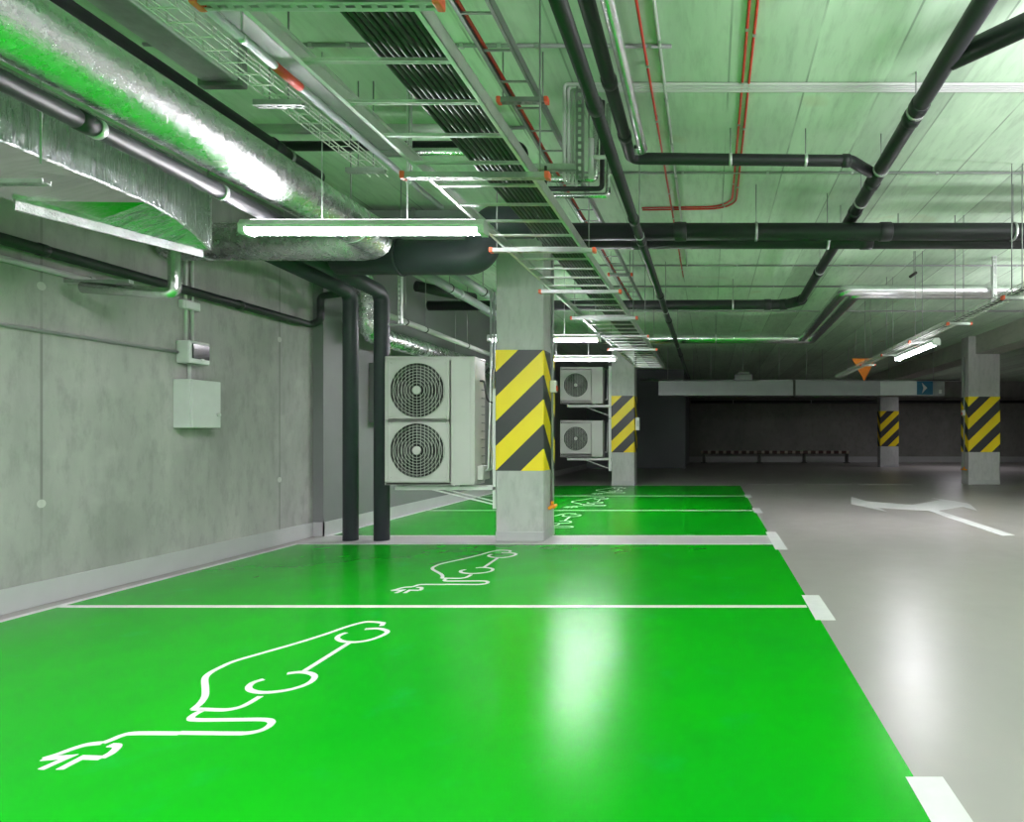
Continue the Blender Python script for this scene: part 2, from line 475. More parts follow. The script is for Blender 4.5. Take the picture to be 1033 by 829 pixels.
for lab, y, l in (('large white block mark at the near bottom corner of the green floor', 1.84, .64), ('white block mark ending the bay line in front of the column', 4.32, .62),
                  ('long white block mark at the end of the pale strip', 7.10, 1.2), ('small white block mark at the end of the first line beyond the strip', 9.92, .62),
                  ('tiny white block mark at the end of the farthest bay line', 12.34, .6)):
    flat('bay_end_block', lab, 'floor marking', [(.685, y-l/2, .815, y+l/2)])
for i, (a, b_) in enumerate(((755, 800), (812, 858), (866, 920))):
    p, q = P(a, VY+F*H/15.3, 15.3), P(b_, VY+F*H/15.3, 15.3)
    flat('lane_dash', 'faint worn white dash across the lane, %s' % ('nearest the green floor', 'middle one of the three', 'nearest the wide striped column')[i], 'floor marking', [(p.x, 15.22, q.x, 15.32)], 'lane dashes', 'worn_paint')

def cr(pts, n=5):
    pts = [Vector((p[0], p[1])) for p in pts]
    out = []
    for i in range(len(pts)-1):
        p0 = pts[max(i-1, 0)]; p1 = pts[i]; p2 = pts[i+1]; p3 = pts[min(i+2, len(pts)-1)]
        for k in range(n):
            t_ = k/n
            out.append(.5*((2*p1)+(p2-p0)*t_+(2*p0-5*p1+4*p2-p3)*t_*t_+(3*p1-p0-3*p2+p3)*t_**3))
    out.append(pts[-1]); return out
def zA(l): return [G(180+u/4.695, 610+v/4.695) for u, v in l]
def zB(l): return [G(30+u/4.605, 610+v/4.605) for u, v in l]
strokes = {
 'body_outline': [cr(zA([(388,436),(335,468),(290,488),(235,499),(180,500),(72,496)])),
                  cr(zA([(72,496),(105,468),(126,435),(128,400),(126,352),(150,325),(200,298),(270,268),(400,230),(560,184),(700,140),(800,105),(880,84),(930,83),(972,88)])),
                  zA([(972,88),(962,101)])],
 'front_wheel': [cr(zA([(884,117),(945,114),(985,124),(985,136),(945,156),(890,172),(830,179),(775,174),(752,159),(768,144),(796,134)]))],
 'rear_wheel': [cr(zA([(515,328),(575,321),(625,327),(646,344),(622,371),(560,396),(480,412),(400,418),(348,410),(332,394),(352,372),(404,355)]))],
 'sill': [zA([(590,320),(812,180)])],
 'charging_cable': [cr(zA([(120,500),(80,520),(58,540),(90,548),(250,547),(400,546),(440,556),(430,577),(390,598),(330,610),(260,612),(0,609)])),
                    cr(zB([(700,600),(490,600),(430,610),(385,628),(340,645)]))],
 'plug': [cr(zB([(340,645),(270,652),(200,672),(130,698),(62,719)])), zB([(62,719),(185,709),(52,768)]), zB([(140,768),(247,712),(335,715)]), cr(zB([(335,715),(382,690),(408,660),(372,655)]))],
}
ev_lab = ['largest white electric car and plug symbol on the nearest green bay', 'white electric car and plug symbol between the bay line and the pale strip',
          'white electric car symbol just beyond the pale strip, partly behind the column', 'small faint electric car symbol in the second green bay past the strip', 'tiny electric car symbol on the farthest green bay']
org = G(180+100/4.695, 610+560/4.695)
T = thing('electric_car_marking', ev_lab[0], 'floor marking', org, 'electric car symbols painted on the bays')
for k, sl in strokes.items():
    b = MB()
    for i_, s_ in enumerate(sl): b.ribbon(s_, .028, .0015, .0025+.0001*i_)
    link(k, b, M['white_paint'], T)
for i, dy in enumerate((2.49, 5.58, 8.09, 10.5)):
    dup(T, org+V(0, dy, 0), ev_lab[i+1])
b = MB()
pts = [(100,112),(180,137),(300,147),(430,157),(510,143),(582,130),(535,119),(640,134),(725,148),(742,154),(780,188),(705,166),(570,188),(985,322),(920,326),(690,247),(515,187),(400,181),(240,170),(292,192),(100,152)]
b.prism([G(840+u/5.352, 480+v/5.352) for u, v in pts][::-1], .004)
tag(link('direction_arrow', b, M['white_paint'], None), 'white two-headed direction arrow painted on the grey driving lane', 'floor marking')

# ================================================================== LAMPS
def lamp(label, a, b, group='linear ceiling lamps', top=CEIL):
    """a-b: axis of the fitting, underside height from z"""
    a, b = Vector(a), Vector(b); d = (b-a).normalized(); x = d.cross(V(0, 0, 1)).normalized()
    T = thing('linear_lamp', label, 'lamp', (a+b)/2, group)
    def prof(p, q, pts): return MB().extrude([p+x*u+V(0, 0, w) for u, w in pts], q-p)
    link('housing', prof(a, b, [(-.045, .035), (.045, .035), (.05, .055), (.03, .09), (-.03, .09), (-.05, .055)]), M['lamp_body'], T)
    link('diffuser', prof(a+d*.03, b-d*.03, [(.04, .035)]+[(.045*math.cos(t_), .034-.034*math.sin(t_)) for t_ in [PI*i/8 for i in range(9)]]+[(-.04, .035)]), M['glow'], T)
    link('top_fill_glow', prof(a+d*.05, b-d*.05, [(-.026, .0895), (.026, .0895), (.022, .094), (-.022, .094)]), M['glow_top'], T)  # glowing strip added on the housing to brighten the ceiling
    for p, s in ((a, 1), (b, -1)):
        link('end_cap', prof(p-d*.012*s, p+d*.03*s, [(-.048, .0), (.048, .0), (.052, .055), (.032, .092), (-.032, .092), (-.052, .055)]), M['lamp_body'], T)
        q = p+d*.5*s+V(0, 0, .09)
        link('hanger_rod', MB().tube([q, V(q.x, q.y, top)], .003, 6), M['galv'], T)
    return T
ZL = H+1.335
lamp('bright linear lamp under the foil ducts, nearest of the row', (-3.03, 4.0, H+1.31), (-1.475, 4.0, H+1.31))
lamp('linear lamp half hidden by the first striped column, upper of two behind it', (-3.13, 8.67, ZL), (-1.566, 8.67, ZL))
lamp('linear lamp just above the upper one-fan unit', (-3.24, 10.9, ZL), (-1.67, 10.9, ZL))
lamp('linear lamp hung lengthwise under the wire tray over the driving lane', (2.80, 9.2, H+1.13), (2.80, 7.63, H+1.13), top=H+1.29)

# row lamps continuing behind the viewpoint, then unseen fill over the lane
def area(name, loc, sx, sy, down, up):
    for p_, rx in ((down, 0), (up, PI)):
        if not p_: continue
        l = bpy.data.lights.new(name, 'AREA'); l.shape = 'RECTANGLE'; l.size = sx; l.size_y = sy; l.energy = p_
        l.color = (1.0, .955, 1.03)
        o = bpy.data.objects.new(name, l); C.objects.link(o); o.location = Vector(loc)+V(0, 0, .1 if rx else 0); o.rotation_euler = (rx, 0, 0)
for x, y, p_ in ((-2.9, -.6, 122), (-3.2, -2.9, 100)): area('row_lamp_light', (x, y, ZL), 1.5, .1, p_, 3)
for x, y, p_, u_ in ((2.8, 2.2, 0, 76), (3.6, -1.6, 10, 50), (5.9, -2.5, 16, 54), (5.9, 1.5, 4, 90), (5.9, 5.9, 4, 132), (6.1, 9.2, 8, 20), (9.8, 4.0, 40, 0)): area('lane_fill_light', (x, y, ZL), 1.5, .2, p_, u_)  # added fill out of view, mostly upward, to brighten the ceiling
area('rear_lamp_light', (9.5, 23.0, ZL+.4), 1.5, .1, 22, 0)

# ================================================================== CABLE TRAYS
def slotted(b, p, q, w=.041, h=.021, pitch=.05):
    """slotted channel whose open side faces up"""
    p, q = Vector(p), Vector(q); d = (q-p).normalized(); up = V(0, 1, 0) if abs(d.z) > .9 else V(0, 0, 1); x = d.cross(up).normalized(); L = (q-p).length; t_ = .003
    for s in (-1, 1):
        b.bar(p+x*s*(w/2-t_/2), q+x*s*(w/2-t_/2), t_, h)
        b.bar(p+x*s*(w/2-.007)-up*(h/2), q+x*s*(w/2-.007)-up*(h/2), .014, t_)
    n = int(L/pitch)
    for i in range(n+1):
        c = p+d*(i*L/n); a = c-d*min(.011, i*L/n+.001); e = c+d*.011
        b.bar(a-up*(h/2), e-up*(h/2), w-.02, t_)
    return b
def ladder(label, name, x0, x1, z, y0, y1, pitch, phase, struts, ext, railh=.06, mat='galv_light', rungw=.013, group=None, strutmat='galv', rungmat=None):
    T = thing(name, label, 'cable tray', ((x0+x1)/2, y0, z), group)
    for s, x in ((1, x0), (-1, x1)):
        t_ = .003; f = .022
        b = MB()
        b.box((x, y0, z), (x+s*t_, y1, z+railh)); b.box((x, y0, z), (x+s*f, y1, z+t_)); b.box((x, y0, z+railh-t_), (x+s*f, y1, z+railh))
        link('side_rail', b, M[mat], T)
    y = phase
    while y < y1:
        if y > y0: 
            b = MB(); slotted(b, (x0+.004, y, z+.012), (x1-.004, y, z+.012), rungw+.008, .012, .045) if rungw > .0125 else b.bar((x0+.003, y, z+.01), (x1-.003, y, z+.01), rungw, .01)
            link('rung', b, M[rungmat or mat], T)
        y += pitch
    for y in struts:
        b = MB(); slotted(b, (x0-ext, y, z-.016), (x1+ext, y, z-.016), .041, .03, .05)
        so = link('support_strut', b, M[strutmat], T)
        for x, s in ((x0-ext, -1), (x1+ext, 1)):
            c = MB(); c.box((x-.012*s, y-.026, z-.036), (x+.016*s, y+.026, z+.004), .006); link('end_cap', c, M['orange'], so)
        if 5.7 < y < 6.6: continue
        for x in (x0-ext*.55, x1+ext*.55):
            link('hanger_rod', MB().tube([(x, y, z-.03), (x, y, CEIL)], .005, 6), M['galv_dark'], T)
    return T
TZ = H+1.45
ladder('wide cable ladder filled with black cables running away overhead', 'cable_ladder', -1.60, -.99, TZ, -.6, 13.2, .297, -.578,
       [F*1.43*(.002288+.00153*k) for k in range(7)], .09, .07)
xs = [-1.285+i*.0268 for i in range(11)]
cg = 'black cables in the wide ladder'
for i, x in enumerate(xs):
    path = []
    y = -.55
    ph = random.random()*6
    while y < 13.1:
        path.append(V(x+.0012*math.sin(y*1.7+ph), y, TZ+.036+.003*math.sin(y*2.1+ph*2))); y += .35
    tag(link('power_cable', MB().tube(path, .0118, 8), M['cable'], None), 'thick black power cable lying in the wide overhead cable ladder', 'cable', cg)
for i in range(3):
    x = -1.25+i*.09
    path = [V(x+.012*math.sin(y_*.9+i), y_, TZ+.0615+.002*math.sin(y_*3)) for y_ in [.0+k*.4 for k in range(26)]]
    tag(link('grey_cable', MB().tube(path, .006, 8), M['conduit'], None), 'thin pale grey cable lying on top of the black cables in the wide ladder', 'cable', 'thin grey cables in the wide ladder')
L2 = H+2.2
ladder('narrow dull cable ladder close under the ceiling with a red conduit along it', 'cable_ladder', -1.325, -1.12, L2, .3, 10.6, .31, .3+.12, [4.0, 8.3, 10.2], .05, .06, 'galv_dark', .012, strutmat='galv_dark')
b = MB().tube([(-1.30+.004*math.sin(y_*2), y_, L2+.036) for y_ in [.4+.4*k for k in range(26)]], .011, 8)
tag(link('red_conduit', b, M['red'], None), 'red conduit running along the outer rail of the narrow cable ladder', 'conduit')

def mesh_tray(label, x, w, z, y0, y1, h=.05, struts=(), caps=True, posts=False, mat='wire', stru_mat='galv'):
    T = thing('wire_tray', label, 'cable tray', (x, y0, z)); b = MB()
    nl = max(3, int(w/.045)+1)
    for i in range(nl): 
        xx = x-w/2+w*i/(nl-1); b.bar((xx, y0, z), (xx, y1, z), .006, .006)
    for s in (-1, 1):
        b.bar((x+s*w/2, y0, z+h), (x+s*w/2, y1, z+h), .007, .007); b.bar((x+s*w/2, y0, z+h/2), (x+s*w/2, y1, z+h/2), .005, .005)
    y = y0+.02
    while y < y1:
        b.bar((x-w/2, y, z-.004), (x+w/2, y, z-.004), .005, .005)
        for s in (-1, 1): b.bar((x+s*w/2, y, z-.004), (x+s*w/2, y, z+h), .005, .005)
        y += .1
    link('wire_basket', b, M[mat], T)
    for y in struts:
        b = MB(); slotted(b, (x-w/2-.07, y, z-.028), (x+w/2+.07, y, z-.028), .041, .03); so = link('support_strut', b, M[stru_mat], T)
        if caps:
            for s in (-1, 1):
                c = MB(); xx = x+s*(w/2+.07); c.box((xx-.012, y-.024, z-.046), (xx+.014, y+.024, z-.01), .005); link('end_cap', c, M['orange'], so)
        for s in (-1, 1):
            xx = x+s*(w/2+.04 if posts else w/2-.012)
            if posts and s < 0: link('hanger_post', slotted(MB(), (xx, y, z-.03), (xx, y, CEIL), .041, .041), M['galv'], T)
            elif not posts: link('hanger_rod', MB().tube([(xx, y, z-.03), (xx, y, CEIL)], .005, 6), M['galv_dark'], T)
    return T
mesh_tray('narrow wire basket tray above the large foil duct', -2.43, .13, H+1.9, .2, 4.5, struts=(2.55, 3.46, 4.33), caps=False)
mesh_tray('wire cable tray above the driving lane, passing the orange triangle', 2.81, .12, H+1.3, 3.4, 13.6, struts=(4.3, 5.64, 6.95, 8.3, 9.65, 11.0))
for i in range(3):
    x = 2.784+i*.026
    tag(link('tray_cable', MB().tube([(x+.004*math.sin(y_+i), y_, H+1.3175) for y_ in [3.5+.5*k for k in range(21)]], .011, 8), M['cable'], None), 'dark cable lying in the wire tray above the driving lane', 'cable', 'cables in the lane tray')
# solid dull tray beside it
T = thing('solid_cable_tray', 'dull solid cable tray between the wire basket and the wide ladder', 'cable tray', (-2.28, .2, H+2.02))
b = MB(); b.box((-2.34, .2, H+2.02), (-2.16, 4.45, H+2.024)); b.box((-2.34, .2, H+2.02), (-2.337, 4.45, H+2.08)); b.box((-2.163, .2, H+2.02), (-2.16, 4.45, H+2.08)); link('tray_sheet', b, M['galv_dark'], T)
for y in (1.2, 2.75, 4.35):
    link('support_strut', slotted(MB(), (-2.35, y, H+2.005), (-2.1, y, H+2.005)), M['galv_dark'], T)
    for x in (-2.12,): link('hanger_rod', MB().tube([(x, y, H+1.99), (x, y, CEIL)], .005, 6), M['galv_dark'], T)
pipe('grey_conduit', 'pale round conduit with a red sleeve beside the solid tray', 'conduit', [(-2.06, .3, H+1.75), (-2.06, 4.7, H+1.75)], .02, M['grey_pipe'], clamps=(('y', 1.4), ('y', 2.7), ('y', 4.2)))
bpy.context.view_layer.update()
r_ = [o for o in C.objects if o.name.startswith('grey_conduit') and o.type == 'EMPTY'][-1]
link('red_sleeve', MB().tube([(-2.06, 2.9, H+1.75), (-2.06, 3.08, H+1.75)], .0225, 12), M['red'], r_)

# ================================================================== FOIL DUCTS
def duct_round(label, path, r, bend, mat, bands=(), group=None, rods=()):
    path = fillet([Vector(p) for p in path], bend, 14)
    T = thing('foil_duct', label, 'duct', path[0], group)
    link('duct_run', MB().tube(path, r, 40), M[mat], T)
    for c in bands:
        p, d = at_y(path, c[1]) if c[0] == 'y' else at_x(path, c[1])
        link('tape_band', MB().tube([p-d*.03, p+d*.03], r*1.012, 40), M['foil_smooth'], T)
    for c in rods:
        p, d = at_y(path, c[1]) if c[0] == 'y' else at_x(path, c[1]); x = d.cross(V(0, 0, 1)).normalized()
        link('hanger_band', MB().tube([p-d*.015, p+d*.015], r*1.02, 40), M['galv'], T)
        link('hanger_rod', MB().tube([p+V(0, 0, r), V(p.x, p.y, CEIL)], .006, 6), M['galv_dark'], T)
    return T
duct_round('large round foil duct running overhead and turning to the wall above the nearest lamp', [(-2.84, -1.5, H+1.683), (-2.84, 5.32, H+1.683), (-4.70, 5.32, H+1.683)], .158, .24, 'foil', rods=(('y', 1.0), ('y', 4.85), ('x', -4.35)))
duct_round('round foil duct dropping behind the risers and following the grey wall above the two-fan unit', [(-4.32, 7.25, H+1.97), (-4.32, 7.72, H+1.97), (-4.32, 7.72, H+1.30), (-4.32, 14.0, H+1.30)], .118, .2, 'foil', bands=(('y', 9.2), ('y', 11)), rods=(('y', 10.4),))
pipe('foil_pipe', 'bent foil wrapped pipe stub below the flat duct by the concrete wall', 'pipe', [(-4.60, 4.5, H+1.09), (-4.03, 4.62, H+1.07), (-4.03, 4.62, H+1.50)], .042, M['foil_pipe'], .05)
link('wall_mount', MB().bar((XL, 4.55, H+1.145), (-4.3, 4.56, H+1.145), .04, .025), M['galv'], [o for o in C.objects if o.name == 'foil_pipe'][0])

# flat rectangular duct at the left
def hexa(b, r0, r1):
    v0 = [b.bm.verts.new(Vector(p)) for p in r0]; v1 = [b.bm.verts.new(Vector(p)) for p in r1]
    return v0, v1
T = thing('flat_foil_duct', 'wide flat foil wrapped duct with a flared end at the upper left', 'duct', (-3.5, -1.0, H+1.3))
secs = []
for y, xr, zr, xl, zl in ((-1.0, -3.30, 1.375, -3.95, 1.30), (2.6, -3.30, 1.375, -3.95, 1.285), (3.3, -3.30, 1.375, -3.74, 1.262), (3.6, -3.30, 1.37, -3.62, 1.255), (3.8, -3.305, 1.345, -3.53, 1.248), (3.95, -3.32, 1.305, -3.46, 1.243), (4.05, -3.335, 1.265, -3.41, 1.24), (4.10, -3.34, 1.245, -3.39, 1.238)):
    secs.append([V(xr, y, H+zr), V(xr, y, H+1.72), V(xl, y, H+1.72), V(xl, y, H+zl)])
b = MB(); rows = [[b.bm.verts.new(p) for p in s_] for s_ in secs]
for a, c in zip(rows, rows[1:]):
    for j in range(4): b.face([a[j], c[j], c[(j+1) % 4], a[(j+1) % 4]])
b.face(rows[0]); b.face(rows[-1][::-1])
bmesh.ops.recalc_face_normals(b.bm, faces=b.bm.faces)
for f in b.bm.faces:
    if f.normal.z > -.5 or f.calc_center_median().y > 3.62: f.material_index = 1
link('duct_body', b, [M['foil_matte'], M['foil_streak']], T)
b = MB()
for (a, c) in zip(secs[2:], secs[3:]):
    b.bar(a[3]+V(0, 0, -.02), c[3]+V(0, 0, -.02), .02, .055)
link('taped_edge', b, M['foil_edge'], T)
b = MB()
for (a, c) in zip(secs, secs[1:]): b.bar(a[0], c[0], .012, .012)
b.bar(secs[-1][0], secs[-1][1], .014, .014)
link('corner_bead', b, M['foil'], T)
for y in (.5, 3.0):
    for x in (-3.27, -3.98): link('hanger_rod', MB().tube([(x, y, H+1.33), (x, y, CEIL)], .005, 6), M['galv_dark'], T)
    link('support_strut', slotted(MB(), (-4.02, y, H+1.24), (-3.24, y, H+1.24)), M['galv'], T)
T = thing('foil_box_duct', 'slim rectangular foil duct beside the black pipe at the top left', 'duct', (-2.98, -.5, H+2.16))
b = MB(); b.box((-3.10, -.5, H+2.16), (-2.88, 3.78, H+2.42), .01); link('duct_body', b, M['foil_smooth'], T)
b = MB(); b.box((-3.125, 3.74, H+2.135), (-2.855, 3.79, H+2.445), .005); link('flange', b, M['galv_dark'], T)
T = thing('sheet_duct', 'dark rectangular sheet duct crossing behind the nearest lamp below the ceiling', 'duct', (-3.6, 6.6, H+2.1))
b = MB(); b.box((-4.6, 6.62, H+2.12), (-2.62, 6.98, H+2.44), .01); link('duct_body', b, M['duct'], T)
for x in (-3.2, -3.9): 
    b = MB(); b.box((x-.02, 6.6, H+2.10), (x+.02, 7.0, H+2.46), .004); link('flange', b, M['galv_dark'], T)

# ================================================================== PIPES (left)
pipe('black_pipe', 'black pipe running along the upper side of the large foil duct', 'pipe', [(-3.04, -1.2, H+2.02), (-3.04, 4.75, H+2.0)], .06, M['black_pipe'], coup=(('y', 4.28), ('y', 2.0)), clamps=(('y', 4.4), ('y', 2.6)), rods=False)
pipe('black_pipe', 'black pipe with pale rings below the large foil duct', 'pipe', [(-2.92, -1.2, H+1.495), (-2.92, 4.36, H+1.45)], .044, M['black_pipe'], .1, coup=(('y', 2.86),), clamps=(('y', 2.92), ('y', 3.66), ('y', 1.5)), clampmat=M['galv_light'], rods=False, cr=1.12)
# two insulated risers
for x, lab in ((-4.16, 'black insulated riser standing nearer the concrete wall'), (-3.80, 'black insulated riser beside the two-fan unit')):
    path = [(x, 5.60, H+1.73 if x < -4 else H+1.72), (x, 7.1, H+1.66), (x, 7.1, 0)]
    pipe('insulated_riser', lab, 'pipe', path, .083 if x < -4 else .085, M['black_foam'], .13)
pipe('black_pipe', 'black pipe fixed along the concrete wall and hooking up to the risers', 'pipe', [(-4.68, -.8, H+1.30), (-4.68, 7.2, H+1.305), (-4.57, 7.2, H+1.36), (-4.57, 7.2, H+1.64), (-4.25, 7.12, H+1.66)], .040, M['black_pipe'], .06, coup=(('y', 4.3), ('y', 6.1)))
for y in (5.75, 6.5):
    pass
pipe('white_conduit', 'pale conduit on the concrete wall under the black pipe', 'conduit', [(XL+.028, -.8, H+1.19), (XL+.028, 4.9, H+1.19)], .022, M['conduit'])
for y in (1.5, 3.2, 4.7): link('mounting_clip', MB().box((XL, y-.015, H+1.165), (XL+.053, y+.015, H+1.217), .004), M['galv'], [o for o in C.objects if o.name == 'white_conduit'][0])
# big black insulated pipe with an S bend, continuing as the front one of the twin pipes
pipe('insulated_pipe', 'thick black insulated pipe bending up behind the right end of the nearest lamp', 'pipe', [(-3.62, 5.95, H+1.73), (-2.25, 5.95, H+1.73), (-2.15, 6.0, H+2.09), (-1.75, 6.0, H+2.10)], .165, M['black_foam'], .16, n=24, clamps=(('x', -3.0),), clampmat=M['black_foam'])
pipe('drain_pipe', 'front one of the twin black drain pipes crossing under the ceiling', 'pipe', [(-1.72, 6.1, H+2.03), (9, 6.1, H+2.03)], .084, M['black_pipe'], coup=(('x', -.3), ('x', 1.73), ('x', 3.2)), clamps=(('x', .45), ('x', 3.0)), cr=1.1)
pipe('drain_pipe', 'rear one of the twin black drain pipes crossing under the ceiling', 'pipe', [(-1.72, 6.33, H+2.015), (9, 6.33, H+2.015)], .084, M['black_pipe'], coup=(('x', -.75), ('x', 1.6), ('x', 3.35)), clamps=(('x', 1.2),), cr=1.1)
# grey plastic pipes, left of the first column
pipe('grey_pipe', 'grey plastic pipe with sleeves left of the first column, lower of the pair', 'pipe', [(-3.40, 7.1, H+1.93), (-3.40, 10.1, H+1.92), (-3.38, 10.4, H+1.92)], .056, M['grey_pipe'], .1, coup=(('y', 8.3), ('y', 9.7), ('y', 9.9)), clamps=(('y', 8.0),), clampmat=M['black_rubber'])
pipe('grey_pipe', 'grey plastic pipe nearer the first column, upper of the pair', 'pipe', [(-3.04, 7.1, H+1.93), (-3.04, 12.3, H+1.93)], .056, M['grey_pipe'], coup=(('y', 8.4),), clamps=(('y', 8.2), ('y', 11)), clampmat=M['black_rubber'])
pipe('white_conduit', 'pale hanging pipe with black clamps above the two-fan unit', 'pipe', [(-3.92, 7.4, H+1.47), (-3.92, 13.2, H+1.44)], .036, M['conduit'], clamps=(('y', 7.9), ('y', 8.45), ('y', 9.9), ('y', 11.4)), clampmat=M['black_rubber'])
pipe('black_pipe', 'short open-ended black pipe under the ceiling above the two-fan unit', 'pipe', [(-4.12, 8.6, H+2.10), (-3.6, 9.35, H+2.10)], .075, M['black_pipe'])
link_post = thing('hanger_channel', 'pale steel hanger channel beside the black risers', 'hanger', (-3.45, 6.85, H+1.2))
link('channel', slotted(MB(), (-3.47, 6.87, H+1.25), (-3.47, 6.87, H+2.085), .041, .041), M['galv_light'], link_post)
link('foot_plate', MB().box((-3.6, 6.85, H+1.245), (-3.42, 6.89, H+1.255)), M['galv'], link_post)

# trio crossing behind the ladder
TY = 4.56
pipe('grey_pipe', 'pale pipe crossing above the ladders, topmost of three', 'pipe', [(-3.6, TY, H+2.28), (-1.5, TY, H+2.28), (-1.5, TY, H+2.05)], .035, M['conduit'], .06)
pipe('black_pipe', 'black pipe crossing above the ladders between the pale and foil ones', 'pipe', [(-3.6, TY+.10, H+2.2), (-1.42, TY+.10, H+2.2), (-1.42, TY+.10, H+2.0)], .036, M['black_pipe'], .06)
pipe('foil_pipe', 'foil pipe crossing above the ladders, lowest of three', 'pipe', [(-2.5, TY+.02, H+2.12), (-1.62, TY+.02, H+2.12)], .028, M['foil_pipe'])

# ================================================================== PIPES (middle and right)
pipe('drain_pipe', 'long slim black pipe running away beneath the twin pipes', 'pipe', [(-.655, -.5, H+1.90), (-.64, 18.5, H+1.68)], .040, M['black_pipe'], coup=[('y', v) for v in (3.45, 5.2, 5.75, 7.9, 9.5, 10.9, 13.2)], clamps=(('y', 5.6), ('y', 8.8), ('y', 12)), cr=1.2, cl=.09)
pipe('drain_pipe', 'short black pipe turning right beside the slim long pipe', 'pipe', [(-.64, -.5, H+2.27), (-.645, 4.98, H+2.25), (1.14, 5.0, H+2.24), (1.345, 5.16, H+2.215)], .046, M['black_pipe'], .07, coup=(('y', 3.9), ('y', 4.6), ('x', 1.1)), clamps=(('x', .16), ('x', .77)), clampmat=M['galv_light'], cr=1.15)
pipe('foil_pipe', 'foil wrapped pipe beside the black pipes at the top', 'pipe', [(-.52, -.5, H+2.2), (-.52, 4.72, H+2.2), (-.585, 4.72, H+2.2)], .037, M['foil_pipe'], .05)
pipe('drain_pipe', 'thick black drain pipe running away at the right under the ceiling', 'pipe', [(1.42, -.5, H+2.25), (1.41, 3.66, H+2.245), (1.40, 9.4, H+2.10)], .060, M['black_pipe'], .12, coup=(('y', 4.15), ('y', 4.3), ('y', 5.35), ('y', 6.0), ('y', 8.0)), clamps=(('y', 4.22), ('y', 5.08), ('y', 5.75), ('y', 6.65), ('y', 7.9)), clampmat=M['galv_light'], cr=1.12)
pipe('drain_pipe', 'far black drain pipe crossing left from the bend at the end of the thick one', 'pipe', [(1.40, 9.405, H+2.10), (1.395, 9.5, H+2.098), (1.18, 9.75, H+2.09), (-4.5, 9.8, H+2.08)], .078, M['black_pipe'], .14, coup=(('x', .9), ('x', 1.15)), clamps=(('x', .35), ('x', -2.5)), clampmat=M['galv_light'], cr=1.12)
pipe('drain_pipe', 'black branch pipe joining the thick drain pipe at the upper right', 'pipe', [(1.435, 3.665, H+2.247), (2.9, 2.15, H+2.28)], .062, M['black_pipe'], coup=(.5,), cr=1.1)
# twin foil pipes: along the back, towards the viewer, then right
for k, (o, lab) in enumerate(((0, 'foil wrapped pipe, front one of the bent pair under the right ceiling'), (.19, 'foil wrapped pipe, rear one of the bent pair under the right ceiling'))):
    pipe('foil_pipe', lab, 'pipe', [(-4.4, 12.55+o, H+2.0), (1.88+o*1.15, 12.55+o, H+2.0), (1.88+o*1.15, 8.68+o, H+2.06), (9.0, 8.68+o, H+2.06)], .078, M['foil_pipe'], .1, clamps=(('x', 6.0), ('x', .1)), group='twin foil pipes')
pipe('steel_pipe', 'thin steel pipe above the long grey duct', 'pipe', [(-2.0, 17.62, H+1.60), (7.5, 17.62, H+1.60)], .03, M['galv'], clamps=[('x', v) for v in (-.5, 1.4, 3.2, 5.1)])
pipe('black_pipe', 'dark pipe running along the top of the back wall', 'pipe', [(-.9, 27.6, H+1.55), (14.5, 27.6, H+1.55)], .07, M['black_pipe'], clamps=[('x', v) for v in (1, 4.5, 8, 11.5)])
for x, dd in ((1003, 0), (1017, .12)):
    T = thing('pipe_support', ('pale steel channel hanging the bent foil pipes at the right edge, nearer one', 'pale steel channel hanging the bent foil pipes at the right edge, farther one')[dd > 0], 'hanger', (pxs(x, 8.55), 8.55+dd, H+1.95))
    link('hanger_channel', slotted(MB(), (pxs(x, 8.55), 8.55+dd*3.8, H+1.93), (pxs(x, 8.55), 8.55+dd*3.8, CEIL), .05, .041), M['galv_light'], T)
    link('foot_plate', MB().box((pxs(x, 8.55)-.03, 8.55+dd*3.8-.03, H+1.92), (pxs(x, 8.55)+.03, 8.55+dd*3.8+.03, H+1.93)), M['galv'], T)
# bundle that drops from the ceiling to the ladder
for i in range(4):
    x = -1.035+.022*i; y = 4.34+.028*i; 
    pipe('ceiling_conduit', 'pale conduit in the bundle crossing the ceiling and dropping to the ladder', 'conduit', [(9, y, CEIL-.014), (x, y, CEIL-.014), (x, y, H+1.80)], .0115, M['conduit'], .03, n=8, group='ceiling conduit bundle')
T = thing('slotted_channel', 'upright slotted steel channel beside the dropping conduit bundle', 'hanger', (-.92, 4.36, H+1.8))
link('channel', slotted(MB(), (-.93, 4.38, H+1.82), (-.93, 4.38, CEIL), .05, .041), M['galv_dark'], T)
pipe('white_pipe', 'short white upright pipe with a side arm beside the slotted channel', 'pipe', [(-.845, 4.34, H+1.82), (-.845, 4.34, H+2.1)], .020, M['conduit'])
pipe('white_pipe', 'white side arm pipe between the upright pipe and the bent foil pipes', 'pipe', [(-.845, 4.34, H+1.97), (-.70, 4.34, H+1.97)], .014, M['conduit'], n=10)
for i, (zz, xx, mat, r) in enumerate(((1.87, -.84, 'foil_pipe', .022), (1.82, -.80, 'black_pipe', .018), (1.79, -.765, 'foil_pipe', .020))):
    pipe('bent_pipe', ('foil pipe bending from the ceiling to the ladder, upper of three', 'black pipe bending towards the ladder between two foil ones', 'foil pipe bending from the ceiling to the ladder, lower of three')[i], 'pipe',
         [(-1.35, 4.47+.05*i, H+zz), (xx, 4.47+.05*i, H+zz), (xx, 4.5+.05*i, CEIL-.02)], r, M[mat], .03, n=12)
b = thing('mount_channel', 'slotted steel channel holding the conduits beside the wide ladder', 'hanger', (-1.2, 4.3, H+1.85))
link('channel', slotted(MB(), (-1.35, 4.3, H+1.88), (-.95, 4.3, H+1.88), .041, .041), M['galv'], b)
